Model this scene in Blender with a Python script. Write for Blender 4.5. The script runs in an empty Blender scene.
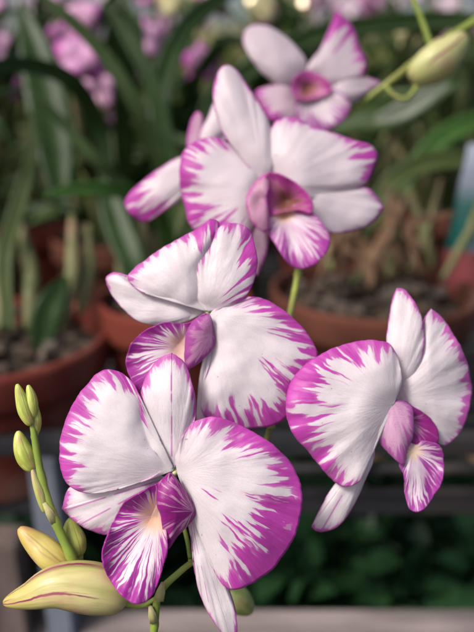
import bpy, bmesh, math, random
import numpy as np
from mathutils import Vector, Matrix, noise
R = math.radians
scene = bpy.context.scene
COL = scene.collection
# ------------------------------------------------------------------ camera
FPX = 651.2            # focal length expressed in pixels of the 474x632 photograph
CAM = Vector((0.0, 0.0, 1.10))
PITCH = R(20)
FWD = Vector((0, math.cos(PITCH), -math.sin(PITCH)))
UP = Vector((0, math.sin(PITCH), math.cos(PITCH)))
RIGHT = Vector((1, 0, 0))
def P(x, y, d):
    return CAM + FWD * d + RIGHT * ((x - 237) * d / FPX) + UP * ((316 - y) * d / FPX)
cd = bpy.data.cameras.new('camera'); cam = bpy.data.objects.new('camera', cd); COL.objects.link(cam)
cam.location = CAM; cam.rotation_euler = (R(90) - PITCH, 0, 0)
cd.sensor_fit = 'HORIZONTAL'; cd.sensor_width = 36; cd.lens = 36 * FPX / 474
cd.clip_start = 0.01; cd.clip_end = 200
cd.dof.use_dof = True; cd.dof.focus_distance = 0.199; cd.dof.aperture_fstop = 8.6
scene.camera = cam
# ------------------------------------------------------------------ node helpers
class NT:
    def __init__(s, name):
        s.m = bpy.data.materials.new(name); s.m.use_nodes = True
        s.t = s.m.node_tree; s.t.nodes.clear()
        s.out = s.t.nodes.new('ShaderNodeOutputMaterial')
    def put(s, sock, v):
        if isinstance(v, bpy.types.NodeSocket): s.t.links.new(v, sock)
        elif v is not None:
            if hasattr(sock, 'default_value'):
                try: sock.default_value = v
                except Exception:
                    sock.default_value = (v[0], v[1], v[2], 1) if hasattr(v, '__len__') else v
    def n(s, typ, props=None, **k):
        nd = s.t.nodes.new('ShaderNode' + typ)
        for a, b in (props or {}).items(): setattr(nd, a, b)
        for a, b in k.items():
            key = int(a[1:]) if a[0] == 'i' and a[1:].isdigit() else a.replace('_', ' ')
            s.put(nd.inputs[key], b)
        return nd
    def math(s, op, a, b=0.0, c=0.0, clamp=False):
        return s.n('Math', {'operation': op, 'use_clamp': clamp}, i0=a, i1=b, i2=c).outputs[0]
    def mr(s, v, a, b, c=0.0, d=1.0, smooth=True):
        nd = s.n('MapRange', {'interpolation_type': 'SMOOTHSTEP' if smooth else 'LINEAR', 'clamp': True})
        for i, x in enumerate((v, a, b, c, d)): s.put(nd.inputs[i], x)
        return nd.outputs[0]
    def mix(s, f, a, b, blend='MIX'):
        nd = s.n('Mix', {'data_type': 'RGBA', 'blend_type': blend})
        s.put(nd.inputs[0], f); s.put(nd.inputs[6], c4(a)); s.put(nd.inputs[7], c4(b))
        return nd.outputs[2]
    def xyz(s, x, y, z=0.0):
        return s.n('CombineXYZ', None, X=x, Y=y, Z=z).outputs[0]
    def noise(s, vec=None, scale=1.0, detail=2.0, rough=0.5, dist=0.0):
        nd = s.n('TexNoise', None, Scale=scale, Detail=detail, Roughness=rough, Distortion=dist)
        if vec is not None: s.put(nd.inputs['Vector'], vec)
        return nd.outputs[0]
    def attr(s, name):
        return s.n('Attribute', {'attribute_name': name, 'attribute_type': 'GEOMETRY'})
    def surf(s, sh): s.t.links.new(sh, s.out.inputs['Surface'])
def c4(c):
    if isinstance(c, bpy.types.NodeSocket): return c
    return (c[0], c[1], c[2], 1)
def srgb(r, g, b):
    f = lambda u: (u / 255 / 12.92) if u / 255 < .04045 else ((u / 255 + .055) / 1.055) ** 2.4
    return (f(r), f(g), f(b))
WHITE = (0.84, 0.765, 0.80)
MAG = (0.57, 0.07, 0.46)
# ------------------------------------------------------------------ materials
def petal_mat(seed, freq=0.15, amp=6.0, white=WHITE, mag=MAG, throat=None, trad=(8, 26), rim=.6,
              soft=1.6, veins=0.0, veincol=None, islands=True, wash=0.0, trans=0.42, finefreq=0.42, fineamp=1.5):
    t = NT('petal_tissue')
    A = t.attr('pet'); sp = t.n('SeparateXYZ', None, i0=A.outputs['Vector'])
    s_, e_, b_ = sp.outputs
    rad = t.attr('rad').outputs['Fac']; vn = t.attr('vn').outputs['Fac']
    S = lambda a, f: t.math('MULTIPLY', a, f)
    wob = t.noise(t.xyz(S(s_, .05), S(e_, .05), seed + 50.0), 1, 2)
    s2 = t.math('ADD', s_, S(t.math('SUBTRACT', wob, .5), 9.0))
    n1 = t.noise(t.xyz(S(s2, freq), S(e_, .024), seed), 1, 1.2)
    n2 = t.noise(t.xyz(S(s2, finefreq), S(e_, .055), seed + 9.0), 1, 1)
    n3 = t.noise(t.xyz(S(s2, .16), S(e_, .045), seed + 21.0), 1, 2)
    jag = t.math('ADD', t.math('MULTIPLY_ADD', t.math('SUBTRACT', n1, .5), amp, 1.0),
                 S(t.math('SUBTRACT', n2, .5), fineamp))
    jag = t.math('MINIMUM', t.math('MAXIMUM', jag, .06), 2.3)
    bj = t.math('MULTIPLY', b_, jag)
    d = t.math('SUBTRACT', bj, e_)
    m = t.mr(d, -soft, soft)
    if islands:
        isl = t.math('MULTIPLY', t.mr(n3, .63, .67), t.mr(b_, 14.0, 30.0))
        isl = t.math('MULTIPLY', isl, t.mr(e_, 5.0, 9.0))
        m = t.math('MULTIPLY', m, t.math('SUBTRACT', 1.0, isl))
    fv = t.noise(t.xyz(S(s2, 1.0), S(e_, .03), seed + 70.0), 1, 1)
    fe = t.math('MULTIPLY', t.mr(t.math('MULTIPLY_ADD', d, .014, fv), .46, .60), t.math('MULTIPLY', t.mr(d, -13.0, -1.0), t.math('MULTIPLY', t.mr(b_, .8, 5.0), .62)))
    m = t.math('MAXIMUM', m, fe)
    rimm = t.math('MULTIPLY', t.mr(e_, rim + .5, rim - .5), t.mr(b_, .3, 1.5))
    m = t.math('MAXIMUM', m, rimm)
    if veins:
        vl = t.mr(vn, veins + .75, veins - .15)
        vbr = t.mr(t.noise(t.xyz(S(rad, .06), S(vn, .0), seed + 3.0), 1, 2), .36, .46)
        m = t.math('MAXIMUM', m, t.math('MULTIPLY', vl, t.math('MULTIPLY', vbr, .8)))
    # white tissue with faint veins and blotches
    fine = t.noise(t.xyz(S(s_, .9), S(e_, .02), seed + 5.0), 1, 2)
    w = t.mix(t.mr(fine, .3, .8), white, tuple(c * k for c, k in zip(white, (.97, .945, .965))))
    if wash:
        ws = t.noise(t.xyz(S(s_, .05), S(e_, .03), seed + 33.0), 1, 2)
        w = t.mix(t.math('MULTIPLY', t.mr(ws, .25, .75), wash), w, tuple(.45 * a + .55 * b for a, b in zip(mag, white)))
    if throat:
        tf = t.mr(t.math('ADD', rad, S(t.math('SUBTRACT', n1, .5), 14.0)), trad[1], trad[0])
        w = t.mix(tf, w, throat)
        m = t.math('MULTIPLY', m, t.math('SUBTRACT', 1.0, tf))
    cell = t.noise(t.n('TexCoord').outputs['Object'], 2600, 2)
    w = t.mix(t.mr(cell, .38, .66), w, tuple(c * .93 for c in white)) if not throat else w
    mm = t.mix(t.mr(fine, .3, .75), tuple(c * 1.08 for c in mag), tuple(c * .88 for c in mag))
    mm = t.mix(t.mr(d, 14.0, .0, 0, .38), mm, tuple(.62 * a + .38 * b for a, b in zip(mag, white)))
    # paler fringe where magenta bleeds into the white
    fr = t.mr(d, -7.0, .5)
    w = t.mix(t.math('MULTIPLY', fr, t.math('MULTIPLY', t.mr(b_, .5, 4.0), .34)), w, tuple(.5 * a + .5 * b for a, b in zip(mag, white)))
    col = t.mix(m, w, mm)
    spk = t.noise(t.n('TexCoord').outputs['Object'], 620, 1)
    col = t.mix(t.mr(spk, .775, .81, 0, .55), col, (.34, .20, .16))
    bmp = t.noise(t.xyz(S(s_, .35), S(e_, .03), seed + 7.0), 1, 1)
    bmp2 = t.noise(t.xyz(S(s_, .15), S(e_, .12), seed + 8.0), 1, 3)
    hh = t.math('ADD', t.math('MULTIPLY_ADD', cell, .12, t.math('MULTIPLY', bmp, .22)), bmp2)
    bump = t.n('Bump', None, Strength=.25, Distance=.0007, Height=hh)
    pr = t.n('BsdfPrincipled', None, Base_Color=col, Roughness=.44, Normal=bump.outputs[0])
    pr.inputs['Subsurface Weight'].default_value = .3
    pr.inputs['Subsurface Radius'].default_value = (1, .6, .8)
    pr.inputs['Subsurface Scale'].default_value = .0012
    pr.inputs['Specular IOR Level'].default_value = .42
    pr.inputs['Sheen Weight'].default_value = .06
    tr = t.n('BsdfTranslucent', None, Color=col, Normal=bump.outputs[0])
    ms = t.n('MixShader', None, i0=trans, i1=pr.outputs[0], i2=tr.outputs[0])
    t.surf(ms.outputs[0]); return t.m
def basic_mat(name, c1, c2, scale=40, rough=.6, bump=.2, bdist=.001, spec=.4, trans=0.0, detail=4, c3=None, lo=.35, hi=.65, stretch=None, coat=0.0):
    t = NT(name)
    tc = t.n('TexCoord').outputs['Object']
    if stretch: tc = t.n('Mapping', None, Vector=tc, Scale=stretch).outputs[0]
    a = t.noise(tc, scale, detail, .6)
    col = t.mix(t.mr(a, lo, hi), c1, c2)
    if c3 is not None:
        b = t.noise(tc, scale * .33, 3, .6, .4)
        col = t.mix(t.mr(b, .48, .66), col, c3)
    f = t.noise(tc, scale * 5, 3, .6)
    bp = t.n('Bump', None, Strength=bump, Distance=bdist, Height=t.math('ADD', a, t.math('MULTIPLY', f, .5)))
    pr = t.n('BsdfPrincipled', None, Base_Color=col, Roughness=t.mr(f, .2, .8, rough - .1, min(1, rough + .12)), Normal=bp.outputs[0])
    pr.inputs['Specular IOR Level'].default_value = spec
    if coat: pr.inputs['Coat Weight'].default_value = coat
    if trans:
        tr = t.n('BsdfTranslucent', None, Color=col)
        t.surf(t.n('MixShader', None, i0=trans, i1=pr.outputs[0], i2=tr.outputs[0]).outputs[0])
    else: t.surf(pr.outputs[0])
    return t.m
def leaf_mat(name, c1, c2, rough=.42):
    t = NT(name)
    A = t.n('SeparateXYZ', None, i0=t.attr('pet').outputs['Vector'])
    u, v = A.outputs[0], A.outputs[1]           # u along (m), v across -1..1
    tc = t.n('TexCoord').outputs['Object']
    a = t.noise(tc, 30, 4, .6)
    str_ = t.noise(t.xyz(t.math('MULTIPLY', u, 3.0), t.math('MULTIPLY', v, 6.0)), 1, 2)
    col = t.mix(t.mr(t.math('ADD', t.math('MULTIPLY', a, .6), t.math('MULTIPLY', str_, .4)), .35, .65), c1, c2)
    mid = t.mr(t.math('ABSOLUTE', v), .02, .10, 1, 0)
    col = t.mix(t.math('MULTIPLY', mid, .5), col, tuple(min(1, c * 1.3) for c in c2))
    bp = t.n('Bump', None, Strength=.3, Distance=.001, Height=str_)
    pr = t.n('BsdfPrincipled', None, Base_Color=col, Roughness=rough, Normal=bp.outputs[0])
    pr.inputs['Specular IOR Level'].default_value = .28
    tr = t.n('BsdfTranslucent', None, Color=col)
    t.surf(t.n('MixShader', None, i0=.18, i1=pr.outputs[0], i2=tr.outputs[0]).outputs[0])
    return t.m
def bud_mat(name, base, base2, lines=0.0, seed=0.0, tip=None):
    t = NT(name)
    A = t.n('SeparateXYZ', None, i0=t.attr('pet').outputs['Vector'])
    ang, u = A.outputs[0], A.outputs[1]          # angle (turns), along 0..1
    ns = t.noise(t.xyz(t.math('MULTIPLY', ang, 9.0), t.math('MULTIPLY', u, 1.6), seed), 1, 3)
    col = t.mix(t.mr(ns, .35, .65), base, base2)
    if tip is not None: col = t.mix(t.mr(u, .55, 1.0, 0, .8), col, tip)
    if lines:
        wv = t.noise(t.xyz(t.math('MULTIPLY', u, 5.0), seed, 0.0), 1, 3)
        a2 = t.math('ADD', t.math('MULTIPLY', ang, 5.0 * 2 * math.pi), t.math('MULTIPLY', wv, 2.0))
        wave = t.math('SINE', t.math('ADD', a2, seed * 2.1))
        ln = t.mr(wave, .90, .985)
        n2 = t.noise(t.xyz(t.math('MULTIPLY', ang, 26.0), t.math('MULTIPLY', u, 1.5), seed + 4), 1, 2)
        brk = t.math('MULTIPLY', t.mr(u, .12, .4), t.mr(n2, .36, .44))
        edge = t.math('MULTIPLY', t.mr(n2, .55, .62), t.mr(u, .86, .97))
        f = t.math('MAXIMUM', t.math('MULTIPLY', ln, brk), edge)
        col = t.mix(t.math('MULTIPLY', f, lines), col, (.20, .022, .07))
    seam = t.mr(t.math('ABSOLUTE', t.math('SUBTRACT', t.math('FRACT', t.math('MULTIPLY', ang, 3.0)), .5)), .0, .05, .75, 0)
    col = t.mix(seam, col, tuple(c * .55 for c in base))
    tint = t.noise(t.xyz(t.math('MULTIPLY', ang, 5.0), t.math('MULTIPLY', u, 3.0), seed + 14), 1, 4)
    col = t.mix(t.mr(tint, .46, .75, 0, .55), col, (.36, .14, .13))
    fn = t.noise(t.xyz(t.math('MULTIPLY', ang, 40.0), t.math('MULTIPLY', u, 5.0), seed), 1, 3)
    bp = t.n('Bump', None, Strength=.3, Distance=.0005, Height=fn)
    pr = t.n('BsdfPrincipled', None, Base_Color=col, Roughness=.42, Normal=bp.outputs[0])
    pr.inputs['Subsurface Weight'].default_value = .3
    pr.inputs['Subsurface Radius'].default_value = (1, .8, .3)
    pr.inputs['Subsurface Scale'].default_value = .002
    t.surf(pr.outputs[0]); return t.m
def flat_petal_mat(name, c1, c2, edge=.5):
    t = NT(name)
    u = t.n('SeparateXYZ', None, i0=t.attr('pet').outputs['Vector']).outputs[1]
    tc = t.n('TexCoord').outputs['Object']
    a = t.math('ADD', u, t.math('MULTIPLY', t.math('SUBTRACT', t.noise(tc, 150, 2), .5), .8))
    col = t.mix(t.mr(a, edge, edge + .25), c1, c2)
    pr = t.n('BsdfPrincipled', None, Base_Color=col, Roughness=.55)
    tr = t.n('BsdfTranslucent', None, Color=col)
    t.surf(t.n('MixShader', None, i0=.3, i1=pr.outputs[0], i2=tr.outputs[0]).outputs[0])
    return t.m
STEM = basic_mat('stem_green', (.17, .24, .035), (.25, .31, .06), 90, .45, .2, .0004, detail=3, c3=(.20, .20, .05))
STEM_BR = basic_mat('node_brown', (.30, .22, .09), (.22, .25, .06), 200, .6)
COLUMN = basic_mat('column_white', (.55, .50, .36), (.36, .42, .16), 300, .5)
LEAFS = [leaf_mat('leaf_dark', (.015, .040, .009), (.034, .070, .016)),
         leaf_mat('leaf_grey', (.040, .075, .024), (.075, .12, .040)),
         leaf_mat('leaf_fresh', (.04, .11, .02), (.07, .16, .03)),
         leaf_mat('leaf_olive', (.055, .085, .025), (.10, .13, .04)),
         leaf_mat('leaf_pale', (.16, .20, .14), (.28, .31, .24), .32)]
TERRA = basic_mat('terracotta', (.115, .022, .016), (.17, .036, .024), 18, .8, .3, .001, c3=(.21, .10, .075), spec=.2)
TERRA2 = basic_mat('old_terracotta', (.07, .024, .016), (.125, .044, .028), 14, .85, .3, .001, c3=(.16, .10, .075), spec=.2)
MEDIUM = basic_mat('bark_mix', (.020, .014, .010), (.11, .075, .05), 90, .9, .8, .004, c3=(.16, .13, .11), lo=.42, hi=.62)
HUSK = basic_mat('dry_husk', (.10, .055, .030), (.19, .115, .065), 60, .8, .4, .002, c3=(.10, .05, .03))
CANE = basic_mat('cane_olive', (.10, .13, .04), (.22, .19, .09), 40, .6, .3, .001, c3=(.26, .17, .10))
# ------------------------------------------------------------------ object helpers
WL = {}
def reg(o, loc, parent):
    COL.objects.link(o); WL[o.name] = Vector(loc)
    if parent is not None:
        o.parent = parent; o.location = Vector(loc) - WL[parent.name]
    else: o.location = loc
    return o
def thing(name, label, cat, loc, group=None):
    o = reg(bpy.data.objects.new(name, None), loc, None)
    o.empty_display_size = .02
    o['label'] = label; o['category'] = cat
    if group: o['group'] = group
    return o
def tag(o, label=None, cat=None, group=None, kind=None):
    for k, v in (('label', label), ('category', cat), ('group', group), ('kind', kind)):
        if v: o[k] = v
    return o
def mesh_obj(name, verts, faces, mat, parent=None, attrs=None, smooth=True, solid=0.0, label=None, loc=None):
    if loc is None:
        loc = sum(verts, Vector()) / len(verts)
    me = bpy.data.meshes.new(name)
    me.from_pydata([v - loc for v in verts], [], faces)
    me.update()
    if smooth: me.shade_smooth()
    for an, (typ, vals) in (attrs or {}).items():
        at = me.attributes.new(an, typ, 'POINT')
        if typ == 'FLOAT_VECTOR': at.data.foreach_set('vector', [c for v in vals for c in v])
        else: at.data.foreach_set('value', vals)
    me.materials.append(mat)
    o = reg(bpy.data.objects.new(name, me), loc, parent)
    if solid:
        md = o.modifiers.new('thick', 'SOLIDIFY'); md.thickness = solid; md.offset = 0
    if label: o['label'] = label
    return o
def cr(p0, p1, p2, p3, t):
    return [0.5 * ((2 * b) + (-a + c) * t + (2 * a - 5 * b + 4 * c - d) * t * t + (-a + 3 * b - 3 * c + d) * t ** 3)
            for a, b, c, d in zip(p0, p1, p2, p3)]
def spline(pts, step, closed):
    n = len(pts); out = []
    rng = n if closed else n - 1
    for i in range(rng):
        g = (lambda k: pts[k % n]) if closed else (lambda k: pts[max(0, min(n - 1, k))])
        a, b, c, d = g(i - 1), g(i), g(i + 1), g(i + 2)
        L = math.dist(b[:2], c[:2]) if closed else math.dist(b[:3], c[:3])
        m = max(1, int(math.ceil(L / step)))
        for k in range(m): out.append(cr(a, b, c, d, k / m))
    if not closed: out.append(list(pts[-1]))
    return out
PX0 = .199 / FPX
def petal(parent, name, D, base, pts, mat, bulge=4.0, ruffle=1.2, step=1.6, rings=46, seed=0, veins=(), thick=.00045, label=None, power=1.0, tips=(), bs=.82, curl=2.0, dimple=4.0, dimr=14.0):
    """closed leaf-like blade fanned out from its base; pts = (x, y, height towards viewer, magenta band width)"""
    pts = [(p[0], p[1], p[2], p[3] * bs) for p in pts]
    for tp in tips:
        k = min(range(len(pts)), key=lambda i: math.dist(pts[i][:2], tp)); pts.insert(k, pts[k])
    ol = spline(pts, step, True)
    bulge *= 1.15; ruffle *= 2.0
    for q in ol:
        L_ = math.dist(q[:2], base[:2])
        if L_ > 18:
            g = (.9 * noise.noise(Vector((q[0] * .09, q[1] * .09, seed))) + .5 * noise.noise(Vector((q[0] * .3, q[1] * .3, seed)))) / L_
            q[0] += (q[0] - base[0]) * g; q[1] += (q[1] - base[1]) * g
    n = len(ol)
    arc = [0.0]
    for i in range(1, n): arc.append(arc[-1] + math.dist(ol[i][:2], ol[i - 1][:2]))
    bx, by, bz = base
    verts, pet, rad, vn = [], [], [], []
    sc = D / .199
    def V(x, y, z): return P(x, y, D - z * PX0 * sc)
    vs = []
    for (vx, vy) in veins:
        k = min(range(n), key=lambda i: math.dist(ol[i][:2], (vx, vy))); vs.append(arc[k])
    rr = [(k / rings) ** 0.85 for k in range(1, rings + 1)]
    O = np.array([q[:4] for q in ol]); r_ = np.array(rr)[:, None]
    X = bx + (O[None, :, 0] - bx) * r_; Y = by + (O[None, :, 1] - by) * r_
    # smooth depth field: inverse-distance blend of the rim heights and the base height
    sel = O[::max(1, n // 70)]
    w_ = 1.0 / (((X[..., None] - sel[:, 0]) ** 2 + (Y[..., None] - sel[:, 1]) ** 2) + 40.0) ** 1.25
    wb = 6.0 / ((X - bx) ** 2 + (Y - by) ** 2 + 40.0) ** 1.25
    Z = ((w_ * sel[:, 2]).sum(-1) + wb * bz) / (w_.sum(-1) + wb)
    # dome about the blade's own middle
    cx, cy = O[:, 0].mean(), O[:, 1].mean()
    cx = cx * .8 + bx * .2; cy = cy * .8 + by * .2
    ang = np.arctan2(O[:, 1] - cy, O[:, 0] - cx); ro = np.hypot(O[:, 0] - cx, O[:, 1] - cy)
    od = np.argsort(ang); ang2 = ang[od]; ro2 = ro[od]
    at_ = np.arctan2(Y - cy, X - cx)
    Ro = np.interp(at_.ravel(), ang2, ro2, period=2 * math.pi).reshape(X.shape)
    rc = np.clip(np.hypot(X - cx, Y - cy) / np.maximum(Ro, 1), 0, 1)
    Z = Z + bulge * (1 - rc ** 2) - curl * rc ** 7 * r_
    Z = Z - dimple * np.exp(-((X - bx) ** 2 + (Y - by) ** 2) / dimr ** 2)
    for j, r in enumerate(rr):
        for i in range(n):
            x, y, z, b = ol[i]
            Rr = math.dist((x, y), (bx, by)); px, py = X[j, i], Y[j, i]
            q = noise.noise(Vector((x * .045, y * .045, seed + 3.7)))
            q2 = noise.noise(Vector((x * .12, y * .12, seed + 8.7)))
            zz = Z[j, i] + ruffle * (q * 2.4 + q2 * .4) * r ** 3
            zz += 5.5 * noise.noise(Vector((px * .022, py * .022, seed + 1.1))) + .8 * noise.noise(Vector((px * .07, py * .07, seed + 5.1)))
            verts.append(V(px, py, zz))
            pet.append((arc[i], (1 - r) * Rr, max(0, b)))
            rad.append(r * Rr)
            vn.append(min([abs(arc[i] - s) * r for s in vs] or [99.0]))
    m = len(rr)
    c = len(verts); verts.append(sum(verts[:n], Vector()) / n)
    pet.append((arc[n // 2], math.dist(ol[n // 2][:2], (bx, by)), 0)); rad.append(0); vn.append(99.0 if not vs else 1.5)
    faces = []
    for j in range(m - 1):
        for i in range(n):
            k = (i + 1) % n
            faces.append((j * n + i, j * n + k, (j + 1) * n + k, (j + 1) * n + i))
    for i in range(n): faces.append((c, (i + 1) % n, i))
    return mesh_obj(name, verts, faces, mat, parent,
                    {'pet': ('FLOAT_VECTOR', pet), 'rad': ('FLOAT', rad), 'vn': ('FLOAT', vn)},
                    solid=thick * sc, label=label, loc=V(bx, by, bz))
def frames(path):
    T = []
    for i in range(len(path)):
        a = path[max(0, i - 1)]; b = path[min(len(path) - 1, i + 1)]
        T.append((b - a).normalized())
    nrm = T[0].cross(Vector((.13, -.9, .31))).normalized(); out = []
    for t in T:
        nrm = (nrm - t * nrm.dot(t)).normalized()
        out.append((t, nrm, t.cross(nrm)))
    return out
def tube_data(path, radii, seg=12, cap=True, attrs=False, off=0, flat=1.0):
    fr = frames(path); V, F, A = [], [], []
    n = len(path)
    for i, (p, (t, a, b)) in enumerate(zip(path, fr)):
        for k in range(seg):
            th = 2 * math.pi * k / seg
            V.append(p + (a * math.cos(th) + b * math.sin(th) * flat) * radii[i])
            A.append((k / seg if k <= seg / 2 else 1 - k / seg, i / (n - 1), 0))
    for i in range(n - 1):
        for k in range(seg):
            k2 = (k + 1) % seg
            F.append((off + i * seg + k, off + i * seg + k2, off + (i + 1) * seg + k2, off + (i + 1) * seg + k))
    if cap:
        F.append(tuple(off + k for k in range(seg))[::-1])
        F.append(tuple(off + (n - 1) * seg + k for k in range(seg)))
    return V, F, A
def path3(pts, step=.004):
    """pts: (x px, y px, depth, radius) -> smooth world path"""
    w = []
    for x, y, d, r in pts:
        p = P(x, y, d); w.append((p.x, p.y, p.z, r))
    sp = spline(w, step, False)
    return [Vector(q[:3]) for q in sp], [q[3] for q in sp]
def tube(name, pts, mat, parent, seg=14, step=.002, label=None, nodes=()):
    path, rad = path3(pts, step)
    n = len(path)
    rad = [r * (1 + .06 * noise.noise(p * 300)) for r, p in zip(rad, path)]
    for f in nodes:
        for i in range(n): rad[i] *= 1 + .28 * math.exp(-((i / n - f) * n * step / .0016) ** 2)
    V, F, A = tube_data(path, rad, seg)
    return mesh_obj(name, V, F, mat, parent, {'pet': ('FLOAT_VECTOR', A)}, label=label, loc=path[0])
def bud(name, pts, mat, parent, prof, seg=36, n=40, label=None, ridge=.05, flat=1.0, roll=0.0):
    """bud from attachment end to tip; prof(u)->relative radius, pts carry (x,y,d,unused); prof scaled in px"""
    path, _ = path3([(a, b, c, 0) for a, b, c in pts], .0008)
    idx = [i * (len(path) - 1) / (n - 1) for i in range(n)]
    pp = [path[int(i)].lerp(path[min(len(path) - 1, int(i) + 1)], i - int(i)) for i in idx]
    D = pts[0][2]
    fr = frames(pp); V, F, A = [], [], []
    for i, (p, (t, a, b)) in enumerate(zip(pp, fr)):
        u = i / (n - 1); r = prof(u) * D / FPX
        for k in range(seg):
            th = 2 * math.pi * k / seg + roll
            rr = r * (1 + ridge * abs(math.cos(1.5 * th)) ** 6 * math.sin(math.pi * u) - ridge * .8 * abs(math.sin(1.5 * th + .2)) ** 14 + .03 * noise.noise(Vector((math.cos(th), math.sin(th), u * 3))))
            V.append(p + (a * math.cos(th) + b * math.sin(th) * flat) * rr)
            A.append((k / seg if k <= seg / 2 else 1 - k / seg, u, 0))
    for i in range(n - 1):
        for k in range(seg):
            k2 = (k + 1) % seg
            F.append((i * seg + k, i * seg + k2, (i + 1) * seg + k2, (i + 1) * seg + k))
    F.append(tuple(range(seg))[::-1]); F.append(tuple((n - 1) * seg + k for k in range(seg)))
    return mesh_obj(name, V, F, mat, parent, {'pet': ('FLOAT_VECTOR', A)}, label=label, loc=pp[0])
# ================================================================== FRONT ORCHID SPRAY
spray = thing('orchid_spray', 'sharp front orchid spray with four magenta-edged white flowers and yellow green buds', 'orchid spray', P(153, 700, .2))
tube('stem', [(150, 720, .205, .0012), (152, 660, .205, .0012), (155, 620, .205, .0012), (160, 592, .205, .0012), (182, 570, .207, .0010), (210, 545, .212, .0010),
              (245, 480, .218, .0010), (270, 428, .222, .0010), (283, 350, .236, .0012), (292, 305, .248, .0013), (299, 268, .258, .0013), (300, 240, .264, .0011)],
     STEM, spray, nodes=(.13, .16, .9))
tube('branch', [(158, 597, .205, .0007), (140, 606, .204, .0008), (122, 602, .203, .0009), (95, 588, .203, .0012), (80, 573, .203, .0014), (66, 545, .202, .0014), (52, 512, .202, .0013),
                (41, 475, .202, .0012), (35, 440, .202, .0011), (30, 410, .202, .0006), (28, 398, .202, .0005)], STEM, spray, nodes=(.42, .55, .7))
def flower(name_label, centre, D, back, cz=.0012):
    x, y = centre; k = D / .199
    D = D + cz
    o = tube('flower', [(x, y, D + .0035 * k, .0010 * k), (x + 1, y + 2, D + .0020 * k, .0010 * k), (x + 1, y + 4, D + .0008 * k, .0008 * k)], COLUMN, spray_cur, label=name_label)
    tube('pedicel', [(x, y, D + .003 * k, .0008 * k)] + [(a, b, c, .0007 * k) for a, b, c in back], STEM, o, seg=10)
    return o
spray_cur = spray
PEACH = srgb(232, 190, 165)
DEEP = (.27, .012, .22)
# ---- flower 1
D = .199
f1 = flower('large lower left flower whose striped lip hangs between two round petals', (174, 470), D,
            [(176, 500, .212), (186, 535, .211), (190, 558, .208)])
petal(f1, 'sepal', D, (172, 470, -6), [(163, 462, -7, 0), (151, 440, -9, 0), (144, 418, -10, 1), (141, 400, -11, 5), (143, 385, -12, 7), (150, 370, -13, 7),
      (160, 358, -14, 6), (172, 353, -15, 8), (184, 362, -14, 7), (191, 380, -13, 7), (195, 400, -12, 8), (195, 420, -11, 9), (190, 436, -10, 6), (183, 450, -8, 1), (178, 463, -7, 0)],
      petal_mat(1.3, freq=.12, amp=5, veins=.55, fineamp=1.2, islands=False), bulge=5, seed=1, tips=[(172,353)], veins=[(171, 353)], label='upright pointed sepal with a thin purple midline')
petal(f1, 'sepal', D, (166, 478, -13), [(150, 473, -14, 0), (125, 478, -15, 0), (98, 483, -17, 0), (80, 483, -18, 0), (68, 490, -18, 4), (62, 508, -18, 5), (76, 522, -16, 5), (96, 532, -14, 5),
      (112, 534, -13, 4), (130, 520, -13, 0), (150, 500, -13, 0)],
      petal_mat(2.7, freq=.14, amp=5, veins=.5, islands=False), bulge=7, seed=2, tips=[(62,508)], veins=[(63, 512), (80, 525)], label='lower left sepal with narrow magenta lines')
petal(f1, 'sepal', D, (188, 500, -9), [(184, 505, -9, 0), (188, 523, -9, 2), (192, 543, -9, 3), (194, 567, -8, 3), (199, 590, -8, 4), (207, 610, -8, 4), (218, 628, -8, 4), (233, 645, -9, 5), (237, 630, -9, 6),
      (235, 610, -10, 7), (229, 590, -11, 7), (219, 565, -11, 2), (208, 530, -11, 0), (196, 503, -10, 0)],
      petal_mat(3.3, freq=.10, amp=4, veins=.55, islands=False), bulge=4, seed=3, tips=[(233,645)], veins=[(203, 600), (212, 619), (196, 578)], label='long pointed sepal running out of the bottom of the frame')
petal(f1, 'petal', D, (174, 470, 0), [(163, 464, -1, 0), (150, 446, -3, 0), (142.5, 425, -4, 5), (140, 405, -5, 10), (134, 385, -8, 13), (123, 374, -9, 16), (110, 369.5, -9, 16), (98, 373, -8, 13),
      (90, 382, -6, 9), (83, 390, -6, 11), (74, 403, -5, 14), (66, 420, -3, 13), (61, 438, -1, 9), (60, 455, 1, 14), (62, 473, 2, 13), (71, 487, 2, 7), (88, 493, 1, 1), (108, 491.5, 0, 0), (128, 486, -1, 0), (152, 477, -1, 0)],
      petal_mat(4.1, freq=.16, amp=7), bulge=7, ruffle=1.6, seed=4, label='broad left petal')
petal(f1, 'petal', D, (178, 474, 1), [(176, 462, 0, 0), (178, 450, 0, 0), (182, 437, -1, 1), (190, 425, -2, 5), (201, 419, -3, 12), (214, 417, -3, 16), (228, 420, -3, 15), (243, 427, -3, 22), (258, 435, -3, 28),
      (274, 446, -4, 28), (288, 460, -4, 24), (298, 477, -5, 30), (302, 495, -5, 26), (300.5, 515, -5, 50), (295, 535, -5, 62), (286, 551, -4, 60), (275, 566, -3, 52), (262, 577, -2, 44), (248, 585, -1, 34), (236, 589, 0, 22),
      (227, 588, 0, 12), (217, 576, 0, 4), (206, 551, 0, 0), (197, 524, 0, 0), (188, 496, 0, 0)],
      petal_mat(5.9, freq=.12, amp=4.2, fineamp=1.3), bulge=9, ruffle=1.5, seed=5, label='broad right petal with half its face magenta')
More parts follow.
